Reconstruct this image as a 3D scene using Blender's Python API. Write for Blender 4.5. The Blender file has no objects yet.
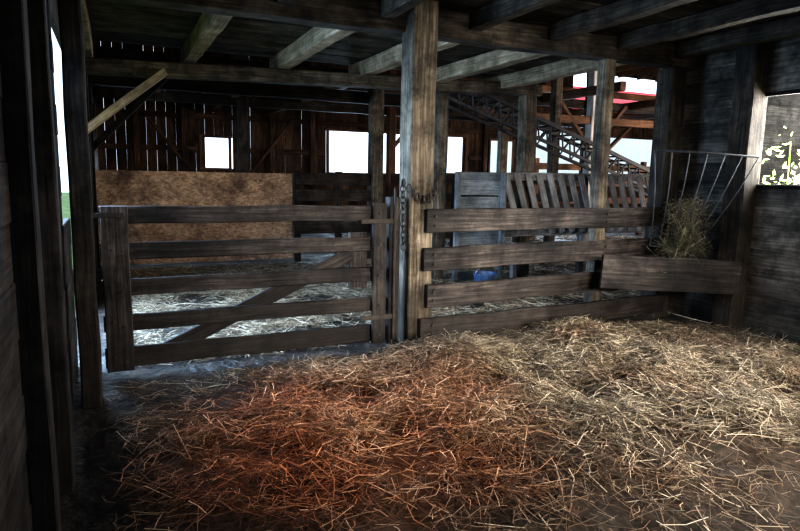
import bpy, bmesh, math, random
import numpy as np
from mathutils import Vector, Matrix
random.seed(7); rng=np.random.default_rng(11)
S=bpy.context.scene
S.view_settings.view_transform='Standard'
for lk in ('High Contrast','Medium High Contrast','None'):
    try:
        S.view_settings.look=lk; break
    except Exception as ex: print('look fail',lk)
S.view_settings.exposure=0.0

# ---------------------------------------------------------------- materials
def newmat(name):
    m=bpy.data.materials.new(name); m.use_nodes=True
    nt=m.node_tree; b=nt.nodes['Principled BSDF']; return m,nt,b
def N(nt,t,**k):
    n=nt.nodes.new(t)
    for a,v in k.items(): setattr(n,a,v)
    return n
def ramp(nt,stops):
    r=N(nt,'ShaderNodeValToRGB'); e=r.color_ramp.elements
    while len(e)<len(stops): e.new(0.5)
    for i,(p,c) in enumerate(stops):
        e[i].position=p; e[i].color=(*c,1)
    return r
def mix(nt,a,b,f,mode='MIX'):
    m=N(nt,'ShaderNodeMix',data_type='RGBA',blend_type=mode)
    L=nt.links
    if isinstance(f,(int,float)): m.inputs[0].default_value=f
    else: L.new(f,m.inputs[0])
    for s,i in ((a,6),(b,7)):
        if isinstance(s,tuple): m.inputs[i].default_value=(*s,1)
        else: L.new(s,m.inputs[i])
    return m.outputs[2]
def wood(name,c0,c1,c2,rough=.75,var=.7,bump=.35,grime=.7):
    m,nt,b=newmat(name); L=nt.links
    tc=N(nt,'ShaderNodeTexCoord')
    mp=N(nt,'ShaderNodeMapping'); mp.inputs['Scale'].default_value=(1.3,26,1)
    L.new(tc.outputs['UV'],mp.inputs[0])
    n1=N(nt,'ShaderNodeTexNoise'); n1.inputs['Scale'].default_value=1.6; n1.inputs['Detail'].default_value=9; n1.inputs['Roughness'].default_value=.68; n1.inputs['Distortion'].default_value=.5
    L.new(mp.outputs[0],n1.inputs['Vector'])
    r=ramp(nt,[(.30,c0),(.5,c1),(.70,c2)]); L.new(n1.outputs[0],r.inputs[0])
    n2=N(nt,'ShaderNodeTexNoise'); n2.inputs['Scale'].default_value=.9; n2.inputs['Detail'].default_value=2
    L.new(tc.outputs['UV'],n2.inputs['Vector'])
    r2=ramp(nt,[(.35,(1-var,)*3),(.65,(1.25,)*3)]); L.new(n2.outputs[0],r2.inputs[0])
    c=mix(nt,r.outputs[0],r2.outputs[0],1.0,'MULTIPLY')
    n3=N(nt,'ShaderNodeTexNoise'); n3.inputs['Scale'].default_value=4.5; n3.inputs['Detail'].default_value=8; n3.inputs['Roughness'].default_value=.7
    L.new(tc.outputs['Object'],n3.inputs['Vector'])
    r3=ramp(nt,[(.38,(1-grime,)*3),(.60,(1,)*3)]); L.new(n3.outputs[0],r3.inputs[0])
    c=mix(nt,c,r3.outputs[0],1.0,'MULTIPLY')
    # caked dirt near the floor line
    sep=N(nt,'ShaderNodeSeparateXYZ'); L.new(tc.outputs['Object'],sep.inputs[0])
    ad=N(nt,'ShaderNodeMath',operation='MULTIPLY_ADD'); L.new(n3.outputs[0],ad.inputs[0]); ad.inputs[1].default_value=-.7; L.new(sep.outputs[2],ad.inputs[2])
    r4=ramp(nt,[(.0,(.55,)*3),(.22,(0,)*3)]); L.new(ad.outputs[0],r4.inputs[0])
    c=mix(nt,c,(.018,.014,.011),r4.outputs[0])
    L.new(c,b.inputs['Base Color']); b.inputs['Roughness'].default_value=rough
    b.inputs['Specular IOR Level'].default_value=.25
    bp=N(nt,'ShaderNodeBump'); bp.inputs['Strength'].default_value=bump; bp.inputs['Distance'].default_value=.012
    L.new(n1.outputs[0],bp.inputs['Height']); L.new(bp.outputs[0],b.inputs['Normal'])
    return m
W_dark=wood('weathered_dark_wood',(.013,.010,.008),(.042,.033,.026),(.09,.073,.058))
W_gate=wood('gate_wood',(.019,.015,.014),(.068,.055,.048),(.175,.148,.13),rough=.6,bump=.5)
W_post=wood('post_wood',(.05,.039,.028),(.16,.128,.092),(.35,.295,.225),var=.5)
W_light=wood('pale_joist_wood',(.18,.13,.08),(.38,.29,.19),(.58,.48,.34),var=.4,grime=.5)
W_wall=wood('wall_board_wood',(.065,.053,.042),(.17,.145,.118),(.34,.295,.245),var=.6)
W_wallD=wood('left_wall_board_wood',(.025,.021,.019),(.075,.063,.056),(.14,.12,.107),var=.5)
W_far=wood('rafter_brown_wood',(.05,.026,.015),(.14,.074,.042),(.28,.155,.09),var=.5,grime=.4)
W_back=wood('back_wall_board_wood',(.022,.013,.008),(.085,.050,.032),(.22,.135,.085),var=.8,grime=.25)
W_ceil=wood('ceiling_board_wood',(.04,.030,.021),(.115,.088,.060),(.23,.185,.135),var=.7)
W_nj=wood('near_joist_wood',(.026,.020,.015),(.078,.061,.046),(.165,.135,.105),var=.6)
W_slat=wood('grey_slat_wood',(.18,.175,.17),(.36,.355,.35),(.54,.53,.52),var=.4,grime=.4)
W_blue=wood('faded_painted_board',(.10,.11,.12),(.18,.20,.215),(.28,.31,.33),var=.35,grime=.5)
W_white=wood('whitewashed_wood',(.35,.33,.30),(.55,.53,.50),(.72,.70,.67),var=.3,grime=.4)

def plywood():
    m,nt,b=newmat('chipboard_panel'); L=nt.links
    tc=N(nt,'ShaderNodeTexCoord')
    v=N(nt,'ShaderNodeTexVoronoi'); v.inputs['Scale'].default_value=22
    mp=N(nt,'ShaderNodeMapping'); mp.inputs['Scale'].default_value=(1,1,2.2); L.new(tc.outputs['Object'],mp.inputs[0]); L.new(mp.outputs[0],v.inputs['Vector'])
    r=ramp(nt,[(0,(.25,.155,.095)),(.5,(.45,.30,.195)),(1,(.65,.47,.33))])
    bw=N(nt,'ShaderNodeRGBToBW'); L.new(v.outputs['Color'],bw.inputs[0]); L.new(bw.outputs[0],r.inputs[0])
    n=N(nt,'ShaderNodeTexNoise'); n.inputs['Scale'].default_value=2.6; n.inputs['Detail'].default_value=9; n.inputs['Roughness'].default_value=.7; L.new(tc.outputs['Object'],n.inputs['Vector'])
    r2=ramp(nt,[(.38,(.25,.22,.22)),(.58,(1,)*3)]); L.new(n.outputs[0],r2.inputs[0])
    L.new(mix(nt,r.outputs[0],r2.outputs[0],1.0,'MULTIPLY'),b.inputs['Base Color']); b.inputs['Roughness'].default_value=.7
    return m
M_ply=plywood()

def dirt():
    m,nt,b=newmat('muddy_earth_floor'); L=nt.links
    tc=N(nt,'ShaderNodeTexCoord')
    n=N(nt,'ShaderNodeTexNoise'); n.inputs['Scale'].default_value=3.5; n.inputs['Detail'].default_value=12; n.inputs['Roughness'].default_value=.7
    L.new(tc.outputs['Object'],n.inputs['Vector'])
    r=ramp(nt,[(.3,(.010,.008,.007)),(.52,(.036,.028,.022)),(.75,(.11,.09,.07))]); L.new(n.outputs[0],r.inputs[0])
    L.new(r.outputs[0],b.inputs['Base Color'])
    n2=N(nt,'ShaderNodeTexNoise'); n2.inputs['Scale'].default_value=1.6; n2.inputs['Detail'].default_value=6
    L.new(tc.outputs['Object'],n2.inputs['Vector'])
    r2=ramp(nt,[(.36,(.42,)*3),(.56,(.9,)*3)]); L.new(n2.outputs[0],r2.inputs[0]); L.new(r2.outputs[0],b.inputs['Roughness'])
    b.inputs['Specular IOR Level'].default_value=.45
    n3=N(nt,'ShaderNodeTexNoise'); n3.inputs['Scale'].default_value=16; n3.inputs['Detail'].default_value=10
    L.new(tc.outputs['Object'],n3.inputs['Vector'])
    bp=N(nt,'ShaderNodeBump'); bp.inputs['Strength'].default_value=1.0; bp.inputs['Distance'].default_value=.06
    L.new(n3.outputs[0],bp.inputs['Height']); L.new(bp.outputs[0],b.inputs['Normal'])
    return m
M_dirt=dirt()
def simple(name,c,rough=.6,metal=0,noise=.35,scale=14):
    m,nt,b=newmat(name); L=nt.links
    tc=N(nt,'ShaderNodeTexCoord'); n=N(nt,'ShaderNodeTexNoise'); n.inputs['Scale'].default_value=scale; n.inputs['Detail'].default_value=5
    L.new(tc.outputs['Object'],n.inputs['Vector'])
    r=ramp(nt,[(.3,tuple(x*(1-noise) for x in c)),(.7,tuple(min(1,x*(1+noise)) for x in c))]); L.new(n.outputs[0],r.inputs[0])
    L.new(r.outputs[0],b.inputs['Base Color']); b.inputs['Roughness'].default_value=rough; b.inputs['Metallic'].default_value=metal
    return m
M_metal=simple('galvanised_metal',(.30,.31,.33),.45,.8)
M_dkmetal=simple('dull_dark_steel',(.06,.06,.065),.6,.3)
M_rust=simple('rusty_iron',(.05,.04,.034),.7,.4)
M_red=simple('red_painted_roof',(.65,.03,.04),.6)
M_white=simple('white_painted_siding',(.8,.8,.8),.6,0,.1)
M_bluep=simple('dull_blue_plastic',(.025,.055,.12),.5)
M_grass=simple('grass',(.10,.17,.05),.9,0,.5,3)
M_litter=simple('matted_straw_litter',(.05,.034,.022),.9,0,.6,30)
M_leaf,nt,b=newmat('shrub_leaf')
tr=N(nt,'ShaderNodeBsdfTranslucent'); tr.inputs[0].default_value=(.55,.85,.25,1)
b.inputs['Base Color'].default_value=(.25,.45,.10,1)
ms=N(nt,'ShaderNodeMixShader'); ms.inputs[0].default_value=.7
nt.links.new(b.outputs[0],ms.inputs[1]); nt.links.new(tr.outputs[0],ms.inputs[2])
nt.links.new(ms.outputs[0],nt.nodes['Material Output'].inputs[0])

def strawmat(name,cols):
    m,nt,b=newmat(name); L=nt.links
    a=N(nt,'ShaderNodeAttribute',attribute_name='scol')
    sx=N(nt,'ShaderNodeSeparateColor'); L.new(a.outputs['Color'],sx.inputs[0])
    r=ramp(nt,cols[0]); L.new(sx.outputs[0],r.inputs[0])
    r2=ramp(nt,cols[1]); L.new(sx.outputs[0],r2.inputs[0])
    c=mix(nt,r.outputs[0],r2.outputs[0],sx.outputs[1])
    L.new(c,b.inputs['Base Color']); b.inputs['Roughness'].default_value=.55
    b.inputs['Specular IOR Level'].default_value=.3
    return m
gold=[(0,(.035,.026,.018)),(.35,(.16,.125,.085)),(.7,(.50,.41,.285)),(1,(.97,.89,.72))]
russ=[(0,(.025,.012,.007)),(.4,(.13,.057,.027)),(.75,(.40,.20,.10)),(1,(.78,.52,.30))]
M_straw=strawmat('straw_stalks',(gold,russ))
green=[(0,(.03,.035,.02)),(.5,(.12,.125,.07)),(1,(.34,.33,.20))]
M_hay=strawmat('hay_stalks',(gold,green))

# ---------------------------------------------------------------- mesh builder
class MB:
    def __init__(s): s.v=[];s.f=[];s.uv=[];s.m=[]
    def face(s,idx,uvs,m=0): s.f.append(idx); s.uv.append(uvs); s.m.append(m)
    def beam(s,a,b,w,h,up=(0,0,1),m=0,jit=.004,cham=.006,seg=.35,taper=1.0):
        a=Vector(a);b=Vector(b);t=(b-a);L=t.length;t.normalize();up=Vector(up)
        if abs(t.dot(up))>.98: up=Vector((0,1,0))
        sd=t.cross(up).normalized(); u2=sd.cross(t).normalized()
        n=max(1,int(L/seg)); c=min(cham,w*.2,h*.2)
        pr=[(-w/2+c,-h/2),(w/2-c,-h/2),(w/2,-h/2+c),(w/2,h/2-c),(w/2-c,h/2),(-w/2+c,h/2),(-w/2,h/2-c),(-w/2,-h/2+c)]
        per=[0]
        for i in range(8):
            p=pr[i];q=pr[(i+1)%8]; per.append(per[-1]+math.hypot(p[0]-q[0],p[1]-q[1]))
        o=random.random()*37; o2=random.random()*53; base=len(s.v)
        for i in range(n+1):
            k=i/n; ce=a+t*(L*k)
            if 0<i<n: ce=ce+sd*random.uniform(-jit,jit)+u2*random.uniform(-jit,jit)
            sc=1+(taper-1)*k
            for p in pr:
                s.v.append(ce+sd*(p[0]*sc+random.uniform(-jit,jit)*.4)+u2*(p[1]*sc+random.uniform(-jit,jit)*.4))
        for i in range(n):
            for j in range(8):
                q=(j+1)%8
                s.face((base+i*8+j,base+i*8+q,base+(i+1)*8+q,base+(i+1)*8+j),
                    ((L*i/n+o,per[j]+o2),(L*i/n+o,per[j+1]+o2),(L*(i+1)/n+o,per[j+1]+o2),(L*(i+1)/n+o,per[j]+o2)),m)
        for ring,rev in ((0,True),(n,False)):
            ix=[base+ring*8+j for j in range(8)]; uv=[(o+pr[j][0]*.3,o2+pr[j][1]) for j in range(8)]
            if rev: ix.reverse();uv.reverse()
            s.face(tuple(ix),tuple(uv),m)
    def tube(s,pts,r,m=0,k=8):
        pts=[Vector(p) for p in pts]; base=len(s.v)
        for i,p in enumerate(pts):
            t=(pts[min(i+1,len(pts)-1)]-pts[max(i-1,0)]).normalized()
            up=Vector((0,0,1)) if abs(t.z)<.9 else Vector((0,1,0))
            a=t.cross(up).normalized(); b=a.cross(t)
            for j in range(k):
                an=2*math.pi*j/k; s.v.append(p+a*math.cos(an)*r+b*math.sin(an)*r)
        for i in range(len(pts)-1):
            for j in range(k):
                q=(j+1)%k
                s.face((base+i*k+j,base+i*k+q,base+(i+1)*k+q,base+(i+1)*k+j),((i,j/k),(i,(j+1)/k),(i+1,(j+1)/k),(i+1,j/k)),m)
        s.face(tuple(base+j for j in range(k)),tuple((0,0) for j in range(k)),m)
        e=base+(len(pts)-1)*k
        s.face(tuple(e+j for j in range(k)),tuple((0,0) for j in range(k)),m)
    def poly(s,pts,m=0):
        base=len(s.v); s.v+= [Vector(p) for p in pts]
        s.face(tuple(range(base,base+len(pts))),tuple((p[0],p[1]) for p in pts),m)
    def build(s,name,mats,smooth=False):
        me=bpy.data.meshes.new(name); me.from_pydata([tuple(v) for v in s.v],[],s.f)
        uvl=me.uv_layers.new(name='UVMap'); fl=[c for f in s.uv for p in f for c in p]
        uvl.data.foreach_set('uv',fl)
        for m in mats: me.materials.append(m)
        me.polygons.foreach_set('material_index',s.m)
        bm=bmesh.new(); bm.from_mesh(me); bmesh.ops.recalc_face_normals(bm,faces=bm.faces); bm.to_mesh(me); bm.free()
        if smooth:
            for p in me.polygons: p.use_smooth=True
        o=bpy.data.objects.new(name,me); S.collection.objects.link(o); return o

def cut(iv,ops):
    out=[iv]
    for a,b in ops:
        nx=[]
        for x,y in out:
            if b<=x or a>=y: nx.append((x,y)); continue
            if a>x: nx.append((x,a))
            if b<y: nx.append((b,y))
        out=nx
    return [q for q in out if q[1]-q[0]>.02]
def hwall(mb,axis,c,s0,s1,z0,z1,ph,th,ops=(),gap=-.004,m=0):
    z=z0;i=0
    while z<z1-.01:
        zb=min(z+ph,z1); mid=(z+zb)/2
        for a,b in cut((s0,s1),[(o[0],o[1]) for o in ops if o[2]<mid<o[3]]):
            off=.004*(i%2)
            if axis=='x': p=(a,c+off,mid);q=(b,c+off,mid)
            else: p=(c+off,a,mid);q=(c+off,b,mid)
            mb.beam(p,q,th,(zb-z)-gap,m=m,jit=.002,seg=.8)
        z=zb;i+=1
def vwall(mb,axis,c,s0,s1,z0,z1,pw,th,ops=(),gap=-.006,m=0,stag=.005):
    x=s0;i=0
    while x<s1-.01:
        xb=min(x+pw,s1); mid=(x+xb)/2; cc=c+stag*(i%2)
        for a,b in cut((z0,z1),[(o[2],o[3]) for o in ops if o[0]<mid<o[1]]):
            if axis=='x': p=(mid,cc,a);q=(mid,cc,b);w,h=(xb-x)-gap,th
            else: p=(cc,mid,a);q=(cc,mid,b);w,h=th,(xb-x)-gap
            mb.beam(p,q,w,h,up=(0,1,0),m=m,jit=.002,seg=1.2)
        x=xb;i+=1

# ---------------------------------------------------------------- shell
LX=-.32; RX=5.78; FY=4.95
def grid(name,x0,x1,y0,y1,nx,ny,zf,mat):
    xs=np.linspace(x0,x1,nx);ys=np.linspace(y0,y1,ny);X,Y=np.meshgrid(xs,ys);Z=zf(X,Y)
    v=np.stack([X,Y,Z],-1).reshape(-1,3)
    f=[(j*nx+i,j*nx+i+1,(j+1)*nx+i+1,(j+1)*nx+i) for j in range(ny-1) for i in range(nx-1)]
    me=bpy.data.meshes.new(name);me.from_pydata(v.tolist(),[],f);me.materials.append(mat)
    for p in me.polygons:p.use_smooth=True
    o=bpy.data.objects.new(name,me);S.collection.objects.link(o);return o
def bumps(X,Y):
    return (np.sin(X*3.1+Y*1.7+.4)*np.sin(Y*2.7-X*1.3)+.6*np.sin(X*7.3+2*np.sin(Y*3))*np.sin(Y*6.1+X*2.)+.3*np.sin(X*15+Y*4)*np.sin(Y*13-X*5))
grid('floor',-.45,20.5,-2.7,17.6,200,200,lambda X,Y:-.012+.006*bumps(X,Y),M_dirt)
grid('outdoor_ground',-30,50,-30,50,4,4,lambda X,Y:-.12+0*X,M_grass)

wl=MB()
opsL=[(3.30,3.95,1.14,2.47),(4.5,7.3,1.14,2.47),(5.2,7.3,0,2.47),(10.9,13.6,.9,2.2)]
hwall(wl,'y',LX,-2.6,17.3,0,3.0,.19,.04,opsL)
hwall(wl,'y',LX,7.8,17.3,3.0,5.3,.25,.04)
for y in (-.2,1.0,2.35,3.15,7.6,9.0,10.6,13.5):
    wl.beam((LX+.055,y,0),(LX+.055,y,2.75),.078,.12,up=(0,1,0))
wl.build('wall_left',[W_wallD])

wr=MB()
opsR=[(2.6,4.08,1.47,2.32),(-.9,1.5,.0,2.3)]
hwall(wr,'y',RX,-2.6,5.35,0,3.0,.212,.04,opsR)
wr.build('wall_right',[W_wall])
fr=MB()
for y in (2.58,4.10): fr.beam((RX-.01,y,1.44),(RX-.01,y,2.35),.05,.04,up=(0,1,0))
for z in (1.46,2.34): fr.beam((RX-.01,2.55,z),(RX-.01,4.12,z),.06,.035)
fr.build('window_1',[W_dark])
fr=MB()
for y in (3.28,3.97): fr.beam((LX,y,1.1),(LX,y,2.5),.07,.05,up=(0,1,0))
for z in (1.15,2.47): fr.beam((LX,3.26,z),(LX,4.0,z),.07,.05)
fr.build('window_2',[W_dark])

wb=MB()
hwall(wb,'x',-2.65,-.3,5.8,0,3.0,.2,.04,[(1.0,3.8,0,2.4)])
wb.build('wall_front',[W_wall])
ww=MB()
hwall(ww,'x',5.42,5.8,20.3,0,5.3,.25,.04,[(11,14,1,3.2)])
ww.build('wall_wing',[W_wall])
opsF=[(2.18,2.9,1.6,2.42),(5.7,8.35,1.55,2.75),(9.25,10.3,1.6,2.75),(11.2,12.1,1.6,2.7),(13.0,15.0,1.6,3.1),(14.6,19.6,3.9,5.15),(16.2,18.6,1.6,3.0)]
wf=MB()
vwall(wf,'x',17.35,-.35,20.4,0,5.3,.24,.03,opsF,stag=.004,gap=.0035)
for z in (.5,1.3,2.1,2.95,4.0): 
    for a,b in cut((-.35,20.4),[(o[0]-.1,o[1]+.1) for o in opsF if o[2]<z<o[3]]): wf.beam((a,17.26,z),(b,17.26,z),.08,.13)
for x in np.arange(.6,20,1.15):
    if any(o[0]-.1<x<o[1]+.1 for o in opsF): continue
    wf.beam((x,17.18,0),(x,17.18,5.2),.14,.12,up=(0,1,0),seg=1)
wf.beam((3.3,17.12,1.3),(4.6,17.12,2.95),.08,.12,up=(0,1,0))
wf.beam((.8,17.12,2.95),(1.9,17.12,1.5),.08,.12,up=(0,1,0))
wf.build('wall_back',[W_back])
k=3
for o in opsF[:5]:
    fr=MB()
    for x in (o[0]-.02,o[1]+.02): fr.beam((x,17.27,o[2]-.06),(x,17.27,o[3]+.06),.07,.09,up=(0,1,0))
    for z in (o[2]-.02,o[3]+.02): fr.beam((o[0]-.05,17.27,z),(o[1]+.05,17.27,z),.09,.07)
    fr.build('window_%d'%k,[W_far]); k+=1
we=MB()
vwall(we,'y',20.35,5.4,17.4,0,5.3,.25,.03,[(8,11,1.2,3.0)])
we.build('wall_east',[W_far])

# low ceiling boards and joists
c=MB(); y=-2.65;i=0
while y<7.95:
    c.beam((LX-.02,y+.09,2.945+.004*(i%2)),(RX+.02,y+.09,2.945+.004*(i%2)),.184,.022,jit=.002,seg=1.0)
    y+=.18;i+=1
c.build('ceiling',[W_ceil])
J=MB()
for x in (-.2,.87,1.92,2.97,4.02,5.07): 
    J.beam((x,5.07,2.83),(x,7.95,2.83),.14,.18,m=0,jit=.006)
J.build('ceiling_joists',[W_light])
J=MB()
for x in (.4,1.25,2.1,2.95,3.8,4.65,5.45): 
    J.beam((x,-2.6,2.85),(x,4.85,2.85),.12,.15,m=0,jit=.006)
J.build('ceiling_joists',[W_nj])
# high roof
R=MB(); y=5.3;i=0
while y<17.4:
    R.beam((LX-.05 if y>7.9 else 5.75,y+.12,5.3+.006*(i%2)),(20.4,y+.12,5.3+.006*(i%2)),.235,.022,jit=.002,seg=2.5)
    y+=.24;i+=1
for x in np.arange(.3,20.3,.9): R.beam((x,8.0 if x<5.8 else 5.5,5.18),(x,17.3,5.18),.07,.18,seg=2)
R.build('ceiling_high_roof',[W_far])
H=MB()
H.beam((LX,7.98,4.1),(5.78,7.98,4.1),.04,2.3,seg=1)
H.beam((5.79,5.40,4.1),(5.79,8.0,4.1),.04,2.3,seg=1)
H.build('wall_gable',[W_dark])

# ---------------------------------------------------------------- posts and beams
def obj_beam(name,a,b,w,h,mat,up=(0,0,1),extra=None,jit=.006,cham=.012):
    m=MB(); m.beam(a,b,w,h,up=up,jit=jit,cham=cham)
    if extra: extra(m)
    return m.build(name,[mat])
obj_beam('header_beam',(LX+.03,FY+.02,2.80),(RX-.03,FY+.02,2.80),.2,.22,W_nj)
obj_beam('header_beam',(LX+.03,7.6,2.59),(5.72,7.6,2.77),.2,.16,W_post)
def post(x,y,z0,z1,w,d,mat,**k): return obj_beam('support_post',(x,y,z0),(x,y,z1),w,d,mat,up=(0,1,0),**k)
post(2.40,4.84,-.01,2.93,.23,.23,W_post)
post(LX+.14,4.33,-.01,2.93,.12,.2,W_dark)
post(4.54,4.93,-.01,2.68,.13,.13,W_post)
post(5.50,4.98,-.01,2.68,.22,.22,W_nj)
post(RX-.13,4.17,-.01,2.93,.20,.22,W_nj)
post(5.55,7.6,-.01,2.93,.2,.2,W_post)
post(4.2,7.75,-.01,2.7,.14,.14,W_post)
post(4.28,10.3,-.01,5.2,.22,.22,W_post)
post(2.55,13.5,-.01,5.2,.22,.22,W_dark)
post(7.5,9.4,-.01,5.2,.16,.16,W_post)
post(9.45,10.6,-.01,5.2,.2,.2,W_white)
post(9.0,13.3,-.01,5.2,.2,.2,W_post)
post(12.2,13.3,-.01,5.2,.22,.22,W_far)
post(14.0,12.9,-.01,5.2,.22,.22,W_white)
post(10.6,12.0,-.01,5.2,.18,.18,W_dark)
post(6.0,13.5,-.01,5.2,.18,.18,W_far)
for (y,z,x1) in ((10.3,2.85,5.7),(9.2,3.0,5.7),(13.5,3.0,12.2),(12.0,3.3,20)):
    obj_beam('tie_beam',(LX+.05,y+.15,z),(x1,y+.15,z),.16,.2,W_dark)
for x in (7.2,9.3,12.0,14.2,16.0):
    obj_beam('tie_beam',(x,9.6,3.35),(x,17.2,3.35),.14,.18,W_far)
for x in (.9,2.4,3.9):
    obj_beam('tie_beam',(x,9.4,3.12),(x,17.1,3.12),.12,.14,W_far)
obj_beam('tie_beam',(6.0,10.6,2.75),(14,10.6,2.75),.12,.16,W_far)
obj_beam('tie_beam',(7.0,12.8,3.7),(19,12.8,3.7),.12,.16,W_far)
b=MB(); b.beam((-.25,7.45,1.90),(.58,7.45,2.58),.08,.17,up=(0,1,0)); b.build('diagonal_brace',[W_light])
b=MB(); b.beam((-.25,9.2,1.75),(.75,9.2,2.8),.08,.15,up=(0,1,0)); b.build('diagonal_brace',[W_dark])
for (x,dx,y) in ((9.45,.9,10.6),(9.45,-.9,10.6),(12.2,-1.2,13.3),(12.2,1.2,13.3),(6,.9,13.5)):
    b=MB(); b.beam((x,y,2.1),(x+dx,y,3.1),.07,.12,up=(0,1,0)); b.build('diagonal_brace',[W_far])
p=MB()
for z in (.5,.95,1.4,1.8): p.beam((9.5,12.6,z),(15.5,12.6,z),.04,.16)
for x in (9.6,11.4,13.2,15.3): p.beam((x,12.68,0),(x,12.68,2.0),.12,.12,up=(0,1,0))
p.build('pen_fence',[W_far])

# ---------------------------------------------------------------- gate
def bolt(m,x,y,z,mi): 
    m.tube([(x,y,z),(x,y-.012,z)],.012,mi,8)
g=MB(); gy=4.80
for z,h in ((1.185,.125),(.925,.12),(.665,.12),(.405,.12),(.15,.15)):
    g.beam((-.10,gy,z),(2.08,gy+.01,z),.035,h,jit=.005)
g.beam((.0,gy-.045,.06),(.0,gy-.045,1.25),.18,.035,up=(0,1,0))
g.beam((.0,gy+.045,.06),(.0,gy+.045,1.25),.16,.035,up=(0,1,0))
g.beam((2.02,gy-.045,.07),(2.02,gy-.045,1.27),.12,.035,up=(0,1,0))
g.beam((1.86,gy+.045,.55),(1.86,gy+.045,1.02),.16,.035,up=(0,1,0))
g.beam((.20,gy+.042,.11),(1.80,gy+.042,.84),.035,.12)
for z in (1.185,.925,.665,.405,.15):
    bolt(g,-.03,gy-.064,z+.02,1);bolt(g,.04,gy-.064,z-.02,1);bolt(g,2.02,gy-.064,z,1)
g.beam((-.15,gy-.07,1.19),(.06,gy-.07,1.19),.012,.035,m=1)
g.beam((-.15,gy-.06,1.12),(-.15,gy-.06,1.24),.02,.02,m=1)
g.tube([(2.15,gy-.07,.1),(2.15,gy-.07,1.4)],.012,1)
g.beam((2.16,gy,.02),(2.16,gy,1.32),.10,.10,up=(0,1,0))
for z in (1.12,.3):
    g.beam((1.85,gy-.068,z),(2.17,gy-.068,z),.01,.04,m=1)
g.build('wooden_gate',[W_gate,M_rust])
ch=MB()
def link(c,ax,r=.022,t=.006):
    pts=[]
    for i in range(13):
        a=2*math.pi*i/12
        l=Vector((0,0,1))*math.cos(a)*r*1.5+Vector(ax)*math.sin(a)*r
        pts.append(Vector(c)+l)
    ch.tube(pts,t,0,5)
for i in range(12):
    link((2.20,4.69-.003*i,1.44-.048*i),(1,0,0) if i%2 else (0,1,0))
pts=[(2.21+.30*math.sin(i/10*math.pi/2),4.70-.01,1.44-.14*math.sin(i/10*math.pi)) for i in range(11)]
for i,p in enumerate(pts): link(p,(1,0,0) if i%2 else (0,1,0))
ch.build('gate_chain',[M_rust])

# ---------------------------------------------------------------- fence
f=MB(); fy=4.68
for z,x0,x1 in ((1.12,2.42,5.42),(.79,2.40,5.42),(.465,2.44,5.42),(.165,2.38,5.42)):
    f.beam((x0,fy,z),(x1,fy+.12,z+random.uniform(-.01,.01)),.045,.20,jit=.007)
    for x in (2.50,4.5): bolt(f,x,fy-.022 if x<3 else fy+.06,z+.04,1);bolt(f,x,fy-.022 if x<3 else fy+.06,z-.04,1)
f.build('board_fence',[W_gate,M_rust])

# ---------------------------------------------------------------- corner manger
m=MB()
A=Vector((4.26,4.52,0));B=Vector((5.56,4.02,0));up=Vector((0,0,1))
m.beam(A+up*.62,B+up*.56,.045,.33,jit=.006)
d=(B-A).normalized(); nrm=Vector((-d.y,d.x,0))
m.beam(A+up*.47+nrm*.13+d*.35,B+up*.43+nrm*.13-d*.02,.22,.03)
m.beam(A+up*.47+nrm*.36+d*.85,B+up*.43+nrm*.36-d*.05,.24,.03)
m.beam((4.34,4.57,.62),(5.30,4.64,.62),.03,.26)
m.build('corner_manger',[W_gate])
# hay rack
h=MB()
tA=Vector((4.92,4.60,1.80));tB=Vector((5.62,3.98,1.74));bA=Vector((4.96,4.60,.84));bB=Vector((5.38,4.42,.82))
def bow(a,b,k,amt):
    d=(b-a); n=Vector((d.y,-d.x,0)).normalized(); 
    if n.y>0: n=-n
    return a+d*k+n*amt*math.sin(math.pi*k)
h.tube([bow(tA,tB,i/12,.12) for i in range(13)],.010)
h.tube([bow(bA,bB,i/8,.04) for i in range(9)],.009)
for i in range(7):
    k=i/6; T=bow(tA,tB,k,.12);Bq=bow(bA,bB,k,.04)
    pts=[]
    for j in range(8):
        q=j/7; p=T.lerp(Bq,q); p+= Vector((-.35,-.5,0)).normalized()*.10*math.sin(math.pi*q); pts.append(p)
    h.tube(pts,.006,0,6)
h.build('hay_rack',[M_dkmetal])

# ---------------------------------------------------------------- middle partition
p=MB()
p.beam((-.22,10.3,.78),(1.35,10.3,.78),.02,1.44,m=0,jit=.001,seg=2)
p.beam((1.354,10.3,.78),(2.76,10.3,.78),.02,1.44,m=0,jit=.001,seg=2)
p.build('chipboard_partition',[M_ply,W_dark])
p=MB()
for z in (1.42,1.14,.86,.58,.3): p.beam((2.8,10.25,z),(4.15,10.25,z),.04,.2)
for x in (2.85,3.6): p.beam((x,10.32,0),(x,10.32,1.55),.1,.1,up=(0,1,0))
p.build('board_partition',[W_dark])
p=MB()
for z in (1.45,1.1,.75,.4): p.beam((4.6,10.3,z),(9.3,10.45,z),.04,.16)
for x in (6.0,7.6): p.beam((x,10.4,0),(x,10.4,1.5),.12,.12,up=(0,1,0))
p.build('pen_fence',[W_dark])

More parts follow.
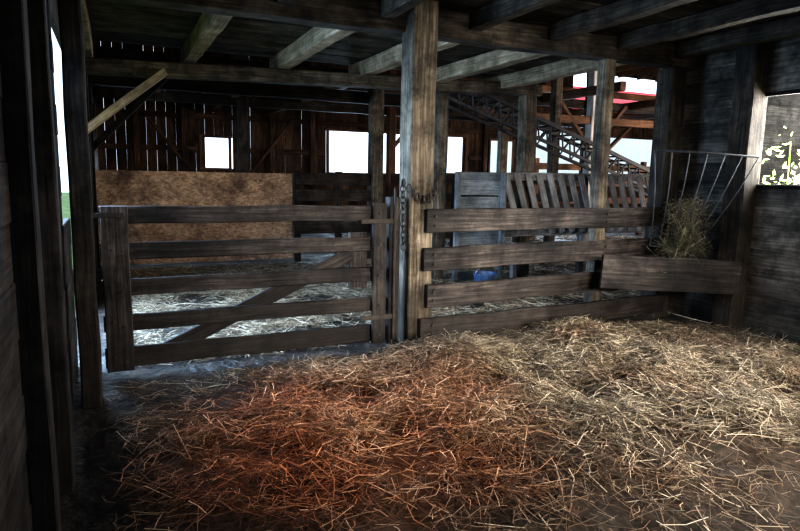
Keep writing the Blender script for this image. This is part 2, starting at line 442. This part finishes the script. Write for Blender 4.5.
# ---------------------------------------------------------------- slatted hay feeder
p=MB(); y0=7.45
p.beam((5.05,y0,1.52),(8.1,y0+.05,1.55),.05,.11)
p.beam((5.05,y0,.72),(8.1,y0+.05,.72),.05,.14)
for i in range(15):
    x=5.08+i*.195
    p.beam((x,y0-.045,1.56),(x+.30,y0-.045,.70),.10,.025,up=(0,1,0))
p.beam((5.05,y0-.35,.48),(8.1,y0-.3,.48),.03,.24)
p.beam((5.05,y0-.1,.38),(8.1,y0-.05,.38),.5,.03)
for x in (5.1,6.6,8.05):
    p.beam((x,y0+.04,0),(x,y0+.04,1.5),.09,.09,up=(0,1,0)); p.beam((x,y0-.31,0),(x,y0-.31,.6),.07,.07,up=(0,1,0))
p.build('slatted_hay_feeder',[W_slat])
p=MB(); y1=7.25
p.beam((4.18,y1,1.52),(4.95,y1,1.52),.05,.10)
for i in range(4): p.beam((4.20,y1,1.36-i*.23),(4.93,y1,1.36-i*.23),.03,.21)
p.beam((4.20,y1-.03,.1),(4.20,y1-.03,1.56),.08,.05,up=(0,1,0));p.beam((4.93,y1-.03,0),(4.93,y1-.03,1.56),.08,.05,up=(0,1,0))
p.beam((4.2,y1-.03,.15),(4.93,y1-.03,.15),.04,.12)
p.build('painted_stall_panel',[W_blue])
# ---------------------------------------------------------------- elevator
e=MB(); ey=8.55
P0=Vector((4.55,ey,3.02));P1=Vector((10.6,ey,1.12)); dd=(P1-P0).normalized(); nn=Vector((-dd.z,0,dd.x)); 
if nn.z<0: nn=-nn
D=.30
for yy in (-.2,.2):
    o=Vector((0,yy,0))
    e.beam(P0+o,P1+o,.04,.07); e.beam(P0+o+nn*-D,P1+o-nn*D,.04,.055)
    n=24
    for i in range(n):
        a=P0.lerp(P1,i/n)+o; bq=P0.lerp(P1,(i+.5)/n)+o-nn*D; cq=P0.lerp(P1,(i+1)/n)+o
        e.beam(a,bq,.025,.025,seg=2);e.beam(bq,cq,.025,.025,seg=2)
for i in range(30):
    a=P0.lerp(P1,i/29); e.beam(a+Vector((0,-.2,0)),a+Vector((0,.2,0)),.05,.03,seg=2)
for s in (-.2,.2):
    e.beam((10.3,ey+s,0),(10.3,ey+s,1.1),.06,.06,up=(0,1,0))
    e.beam((4.62,ey+s,0),(4.62,ey+s,2.95),.05,.05,up=(0,1,0))
e.build('hay_elevator',[M_dkmetal])

# bucket
bk=MB()
n=20; prof=[(.12,0),(.15,.28),(.158,.28),(.158,.30),(.142,.30),(.112,.02)]
for r,z in prof:
    for j in range(n): bk.v.append(Vector((4.25+r*math.cos(2*math.pi*j/n),6.55+r*math.sin(2*math.pi*j/n),z)))
for i in range(len(prof)-1):
    for j in range(n):
        q=(j+1)%n; bk.face((i*n+j,i*n+q,(i+1)*n+q,(i+1)*n+j),((0,0),)*4,0)
bk.face(tuple(range(n)),((0,0),)*n,0); bk.face(tuple((len(prof)-1)*n+j for j in range(n)),((0,0),)*n,0)
bk.tube([(4.25+.155*math.cos(a),6.55-.05*math.sin(a),.27+.14*math.sin(a)) for a in np.linspace(0,math.pi,12)],.004,1,6)
bk.build('feed_bucket',[M_bluep,M_metal])

# neighbouring white barn with a red roof
r=MB()
vwall(r,'x',25,19,32,-.1,5.0,.3,.04,(),gap=0)
vwall(r,'x',31,19,32,-.1,5.0,.3,.04,(),gap=0)
vwall(r,'y',19,25,31,-.1,5.0,.3,.04,(),gap=0);vwall(r,'y',32,25,31,-.1,5.0,.3,.04,(),gap=0)
r.beam((18.5,26.4,5.75),(32.5,26.4,5.75),3.7,.06,up=(0,-.5,1),m=1);r.beam((18.5,29.6,5.75),(32.5,29.6,5.75),3.7,.06,up=(0,.5,1),m=1)
r.build('red_roofed_barn',[M_white,M_red])

# shrub outside the right window
sh=MB()
for i in range(7):
    x0=RX+.45+random.uniform(-.1,.1); yy=2.3+i*.28; zt=random.uniform(1.6,2.0)
    sh.tube([(x0,yy,-.1),(x0+.05,yy+.05,.8),(x0+random.uniform(-.1,.1),yy+random.uniform(-.1,.15),zt)],.005,1,5)
for i in range(1500):
    z=.3+1.85*random.random()**.8; x=RX+.45+random.gauss(0,.12); yy=random.uniform(2.2,4.35)
    if z>1.55 and random.random()<(z-1.3)/.8: continue
    x=max(x,RX+.12)
    a=Vector((random.gauss(0,1),random.gauss(0,1),random.gauss(0,1))).normalized(); b_=a.cross(Vector((.3,.5,.8))).normalized()
    c_=Vector((x,yy,z)); l=random.uniform(.025,.045)
    sh.poly([c_-a*l,c_+b_*l*.45,c_+a*l,c_-b_*l*.45])
sh.build('shrub',[M_leaf,M_leaf])

# ---------------------------------------------------------------- straw
def ph(X,Y):
    d=((X-3.0)/2.40)**2+((Y-3.15)/1.38)**2
    base=.14*np.exp(-d**1.6)
    base+=.09*np.exp(-(((X-3.6)/.9)**2+((Y-4.18)/.32)**2))
    base+=.05*np.exp(-(((X-2.0)/.8)**2+((Y-3.8)/.5)**2))
    return np.maximum(0,base*(1+.45*bumps(X,Y)))
grid('straw_pile',-.1,5.7,.6,5.2,150,120,lambda X,Y:ph(X,Y)-.024+.012*bumps(X*3,Y*3),M_litter)
def straws(name,X,Y,hf,Lr,rad,lift,pitch,mat,lum,red,zbase=None,parent=None):
    n=len(X); th=rng.uniform(0,2*math.pi,n); L=rng.uniform(Lr[0],Lr[1],n)*rng.uniform(.6,1,n)
    s=np.array([-.5,0,.5]); bend=rng.normal(0,.11,n)*L
    dx,dy=np.cos(th),np.sin(th); pt=rng.normal(0,pitch,n); lf=rng.uniform(0,1,n)**1.5*lift+rad
    px=X[:,None]+dx[:,None]*L[:,None]*s+(-dy*bend)[:,None]*np.array([0,1,0])
    py=Y[:,None]+dy[:,None]*L[:,None]*s+(dx*bend)[:,None]*np.array([0,1,0])
    if zbase is None:
        hh=hf(px,py); hh=.5*hh+.5*hh[:,1:2]; pz=hh+lf[:,None]+np.sin(pt)[:,None]*L[:,None]*s+rng.normal(0,.04,n)[:,None]*L[:,None]*np.array([0,1,0])
        pz=np.maximum(pz,hf(px,py)*.9+.002)
    else: pz=zbase[:,None]+np.sin(pt)[:,None]*L[:,None]*s
    c=np.stack([px,py,pz],-1)
    rr=rad*rng.uniform(.5,1.4,n)
    v=np.zeros((n,3,3,3),dtype=np.float32)
    for k in range(3):
        a=2*math.pi*k/3+.5
        off=np.stack([-dy*math.cos(a),dx*math.cos(a),np.full(n,math.sin(a)*.7)],-1)*rr[:,None]
        v[:,:,k,:]=c+off[:,None,:]
    v=v.reshape(-1,3)
    v[:,0]=np.maximum(v[:,0],-.28)
    idx=np.arange(n)[:,None]*9; fl=[]
    for r_ in (0,1):
        for k in range(3):
            q=(k+1)%3; fl.append(np.stack([r_*3+k,r_*3+q,(r_+1)*3+q,(r_+1)*3+k]))
    F=(idx[:,:,None]+np.array(fl)[None]).reshape(-1,4).astype(np.int32)
    me=bpy.data.meshes.new(name); me.vertices.add(len(v)); me.vertices.foreach_set('co',v.ravel())
    me.loops.add(F.size); me.loops.foreach_set('vertex_index',F.ravel())
    me.polygons.add(len(F)); me.polygons.foreach_set('loop_start',np.arange(0,F.size,4,dtype=np.int32)); me.polygons.foreach_set('loop_total',np.full(len(F),4,dtype=np.int32))
    me.update(calc_edges=True); me.validate()
    at=me.color_attributes.new('scol','FLOAT_COLOR','POINT')
    col=np.ones((n,9,4),dtype=np.float32); col[:,:,0]=np.clip(lum,0,1)[:,None]; col[:,:,1]=np.clip(red,0,1)[:,None]
    at.data.foreach_set('color',col.ravel())
    me.materials.append(mat)
    o=bpy.data.objects.new(name,me); S.collection.objects.link(o)
    if parent: o.parent=parent
    return o
def sample(n,x0,x1,y0,y1,den):
    X=rng.uniform(x0,x1,n*8);Y=rng.uniform(y0,y1,n*8); k=rng.uniform(0,1,n*8)<den(X,Y)
    return X[k][:n],Y[k][:n]
def den1(X,Y):
    h=ph(X,Y); d=np.clip(h/.11,0,1)**1.2
    patch=np.clip(.5+.8*bumps(X*1.6+1,Y*1.6),0,1)
    nearfade=np.clip((Y-1.7)/1.3,.12,1)
    return np.clip(d*(.13+.87*patch)*nearfade+.025*patch,0,1)*((Y<4.5)|(h>.03))
X,Y=sample(62000,0.0,5.5,1.0,4.7,den1)
redf=np.clip(.95-((X-.2)/2.5)-.25*(Y-3),0,1)*.8+rng.normal(0,.18,len(X))
redf+=np.clip(.35*bumps(X*1.1,Y*1.2),-.3,.4)
lum=rng.beta(1.1,1.8,len(X))
sp=bpy.data.objects['straw_pile']
straws('loose_stalks',X,Y,ph,(.05,.30),.0021,.055,.24,M_straw,lum,redf,parent=sp)
X=rng.uniform(-.1,5.5,9000);Y=rng.uniform(.8,4.6,9000)
straws('thin_stalks',X,Y,lambda a,b:ph(a,b)*1.0,(.03,.18),.0016,.01,.05,M_straw,rng.beta(1.2,3.0,9000),rng.uniform(.1,.8,9000),parent=sp)
def den2(X,Y): return np.clip(.6+.5*bumps(X*.9,Y*.9),.10,1)
X,Y=sample(26000,0.0,6.4,5.0,10.05,den2)
o1=straws('scattered_straw',X,Y,lambda a,b:0*a,(.08,.32),.0034,.04,.12,M_straw,rng.beta(1.8,1.6,len(X)),rng.uniform(0,.25,len(X)))
X,Y=sample(5000,5.0,12,5.8,16,den2)
straws('far_stalks',X,Y,lambda a,b:0*a,(.15,.45),.006,.05,.10,M_straw,rng.beta(2.2,1.6,len(X)),rng.uniform(0,.2,len(X)),parent=o1)
# hay in rack
n=1100; q=rng.uniform(0,1,n); z=.80+.50*q**1.9
X=5.20+rng.normal(0,.10,n)*(1.25-.3*q); Y=4.40+rng.normal(0,.07,n)
o=straws('hay_bunch',X,Y,None,(.08,.38),.0022,0,.9,M_hay,rng.beta(1.2,2.2,n),rng.uniform(.1,1,n),zbase=z)
n=600
X=rng.uniform(4.8,5.4,n);Y=4.42+rng.normal(0,.05,n)
straws('manger_hay',X,Y,None,(.08,.22),.0024,0,.3,M_hay,rng.beta(1.2,2.4,n),rng.uniform(.2,1,n),zbase=rng.uniform(.52,.66,n))

# ---------------------------------------------------------------- unseen warm lamp, added above the straw for its orange patch
hl=MB(); cx,cy,cz=1.05,2.95,2.62
prof=[(.02,.12),(.035,.10),(.05,.04),(.12,-.04),(.115,-.04),(.045,.035)]
for r_,z_ in prof:
    for j in range(16): hl.v.append(Vector((cx+r_*math.cos(2*math.pi*j/16),cy+r_*math.sin(2*math.pi*j/16),cz+z_)))
for i in range(5):
    for j in range(16):
        q=(j+1)%16; hl.face((i*16+j,i*16+q,(i+1)*16+q,(i+1)*16+j),((0,0),)*4,0)
hl.tube([(cx,cy,cz+.1),(cx,cy,2.93)],.005)
lampo=hl.build('added_warm_lamp',[M_metal])
def light(name,typ,loc,tgt,energy,color,**k):
    l=bpy.data.lights.new(name,typ); l.energy=energy; l.color=color
    for a,v in k.items(): setattr(l,a,v)
    o=bpy.data.objects.new(name,l); S.collection.objects.link(o); o.location=loc
    d=Vector(tgt)-Vector(loc); o.rotation_euler=d.to_track_quat('-Z','Y').to_euler(); return o
light('added_warm_spot','SPOT',(cx,cy,cz-.06),(1.28,3.22,0),300,(1,.40,.15),spot_size=math.radians(58),spot_blend=1.0,shadow_soft_size=.05)  # added spot, out of view, that turns the left straw orange
sky=(.62,.80,1.0)
def area(name,loc,tgt,w,h,e,col=sky,**k):
    return light(name,'AREA',loc,tgt,e,col,shape='RECTANGLE',size=w,size_y=h,**k)
area('window_light_right',(RX+.95,3.5,2.1),(3.0,3.3,.6),2.2,1.7,430,(1.0,.97,.94))
area('fill_light_right',(RX+.25,.3,1.7),(3.2,3.6,.1),2.3,1.5,35,(1,.92,.82),spread=math.radians(60))  # added fill lamp out of view on the right, aimed at the straw
area('fill_light_front',(2.4,-3.0,2.1),(3.3,4.1,.3),2.4,.8,75,(1,.95,.88),spread=math.radians(50))  # added fill lamp behind the camera, spread narrowed onto the straw pile
area('door_light_left',(LX-.35,5.95,1.3),(1.5,5.5,0),2.7,2.0,260,(.46,.69,1),spread=math.radians(140))
area('window_light_left',(LX-.3,3.62,1.9),(1.0,3.6,0),.6,1.2,12,(.4,.65,1))
area('far_window_light',(6.95,17.7,2.2),(5,9,0),2.6,1.3,260)
area('far_window_light',(14,17.7,2.4),(8,9,0),2,1.4,400)
area('east_window_light',(20.7,9.5,2.2),(8,9.5,1),3,1.8,550,(1,.87,.78))
area('wing_window_light',(12.5,5.0,2.2),(10,13,3),3,2,500,(1,.87,.78))
area('left_window_light',(LX-.4,12.2,1.6),(4,11,0),2.4,1.2,80)

w=bpy.data.worlds.new('sky'); S.world=w; w.use_nodes=True
bg=w.node_tree.nodes['Background']; bg.inputs[0].default_value=(.72,.85,1,1); bg.inputs[1].default_value=2.0

# ---------------------------------------------------------------- camera
cam=bpy.data.cameras.new('camera'); co=bpy.data.objects.new('camera',cam); S.collection.objects.link(co)
cam.sensor_width=36; cam.lens=27.7; cam.clip_start=.02
Mx=Matrix.Rotation(math.radians(-25),4,'Z')@Matrix.Rotation(math.radians(90-8.3),4,'X')@Matrix.Rotation(math.radians(1.1),4,'Z')
co.matrix_world=Matrix.Translation((0,0,1.5))@Mx
S.camera=co
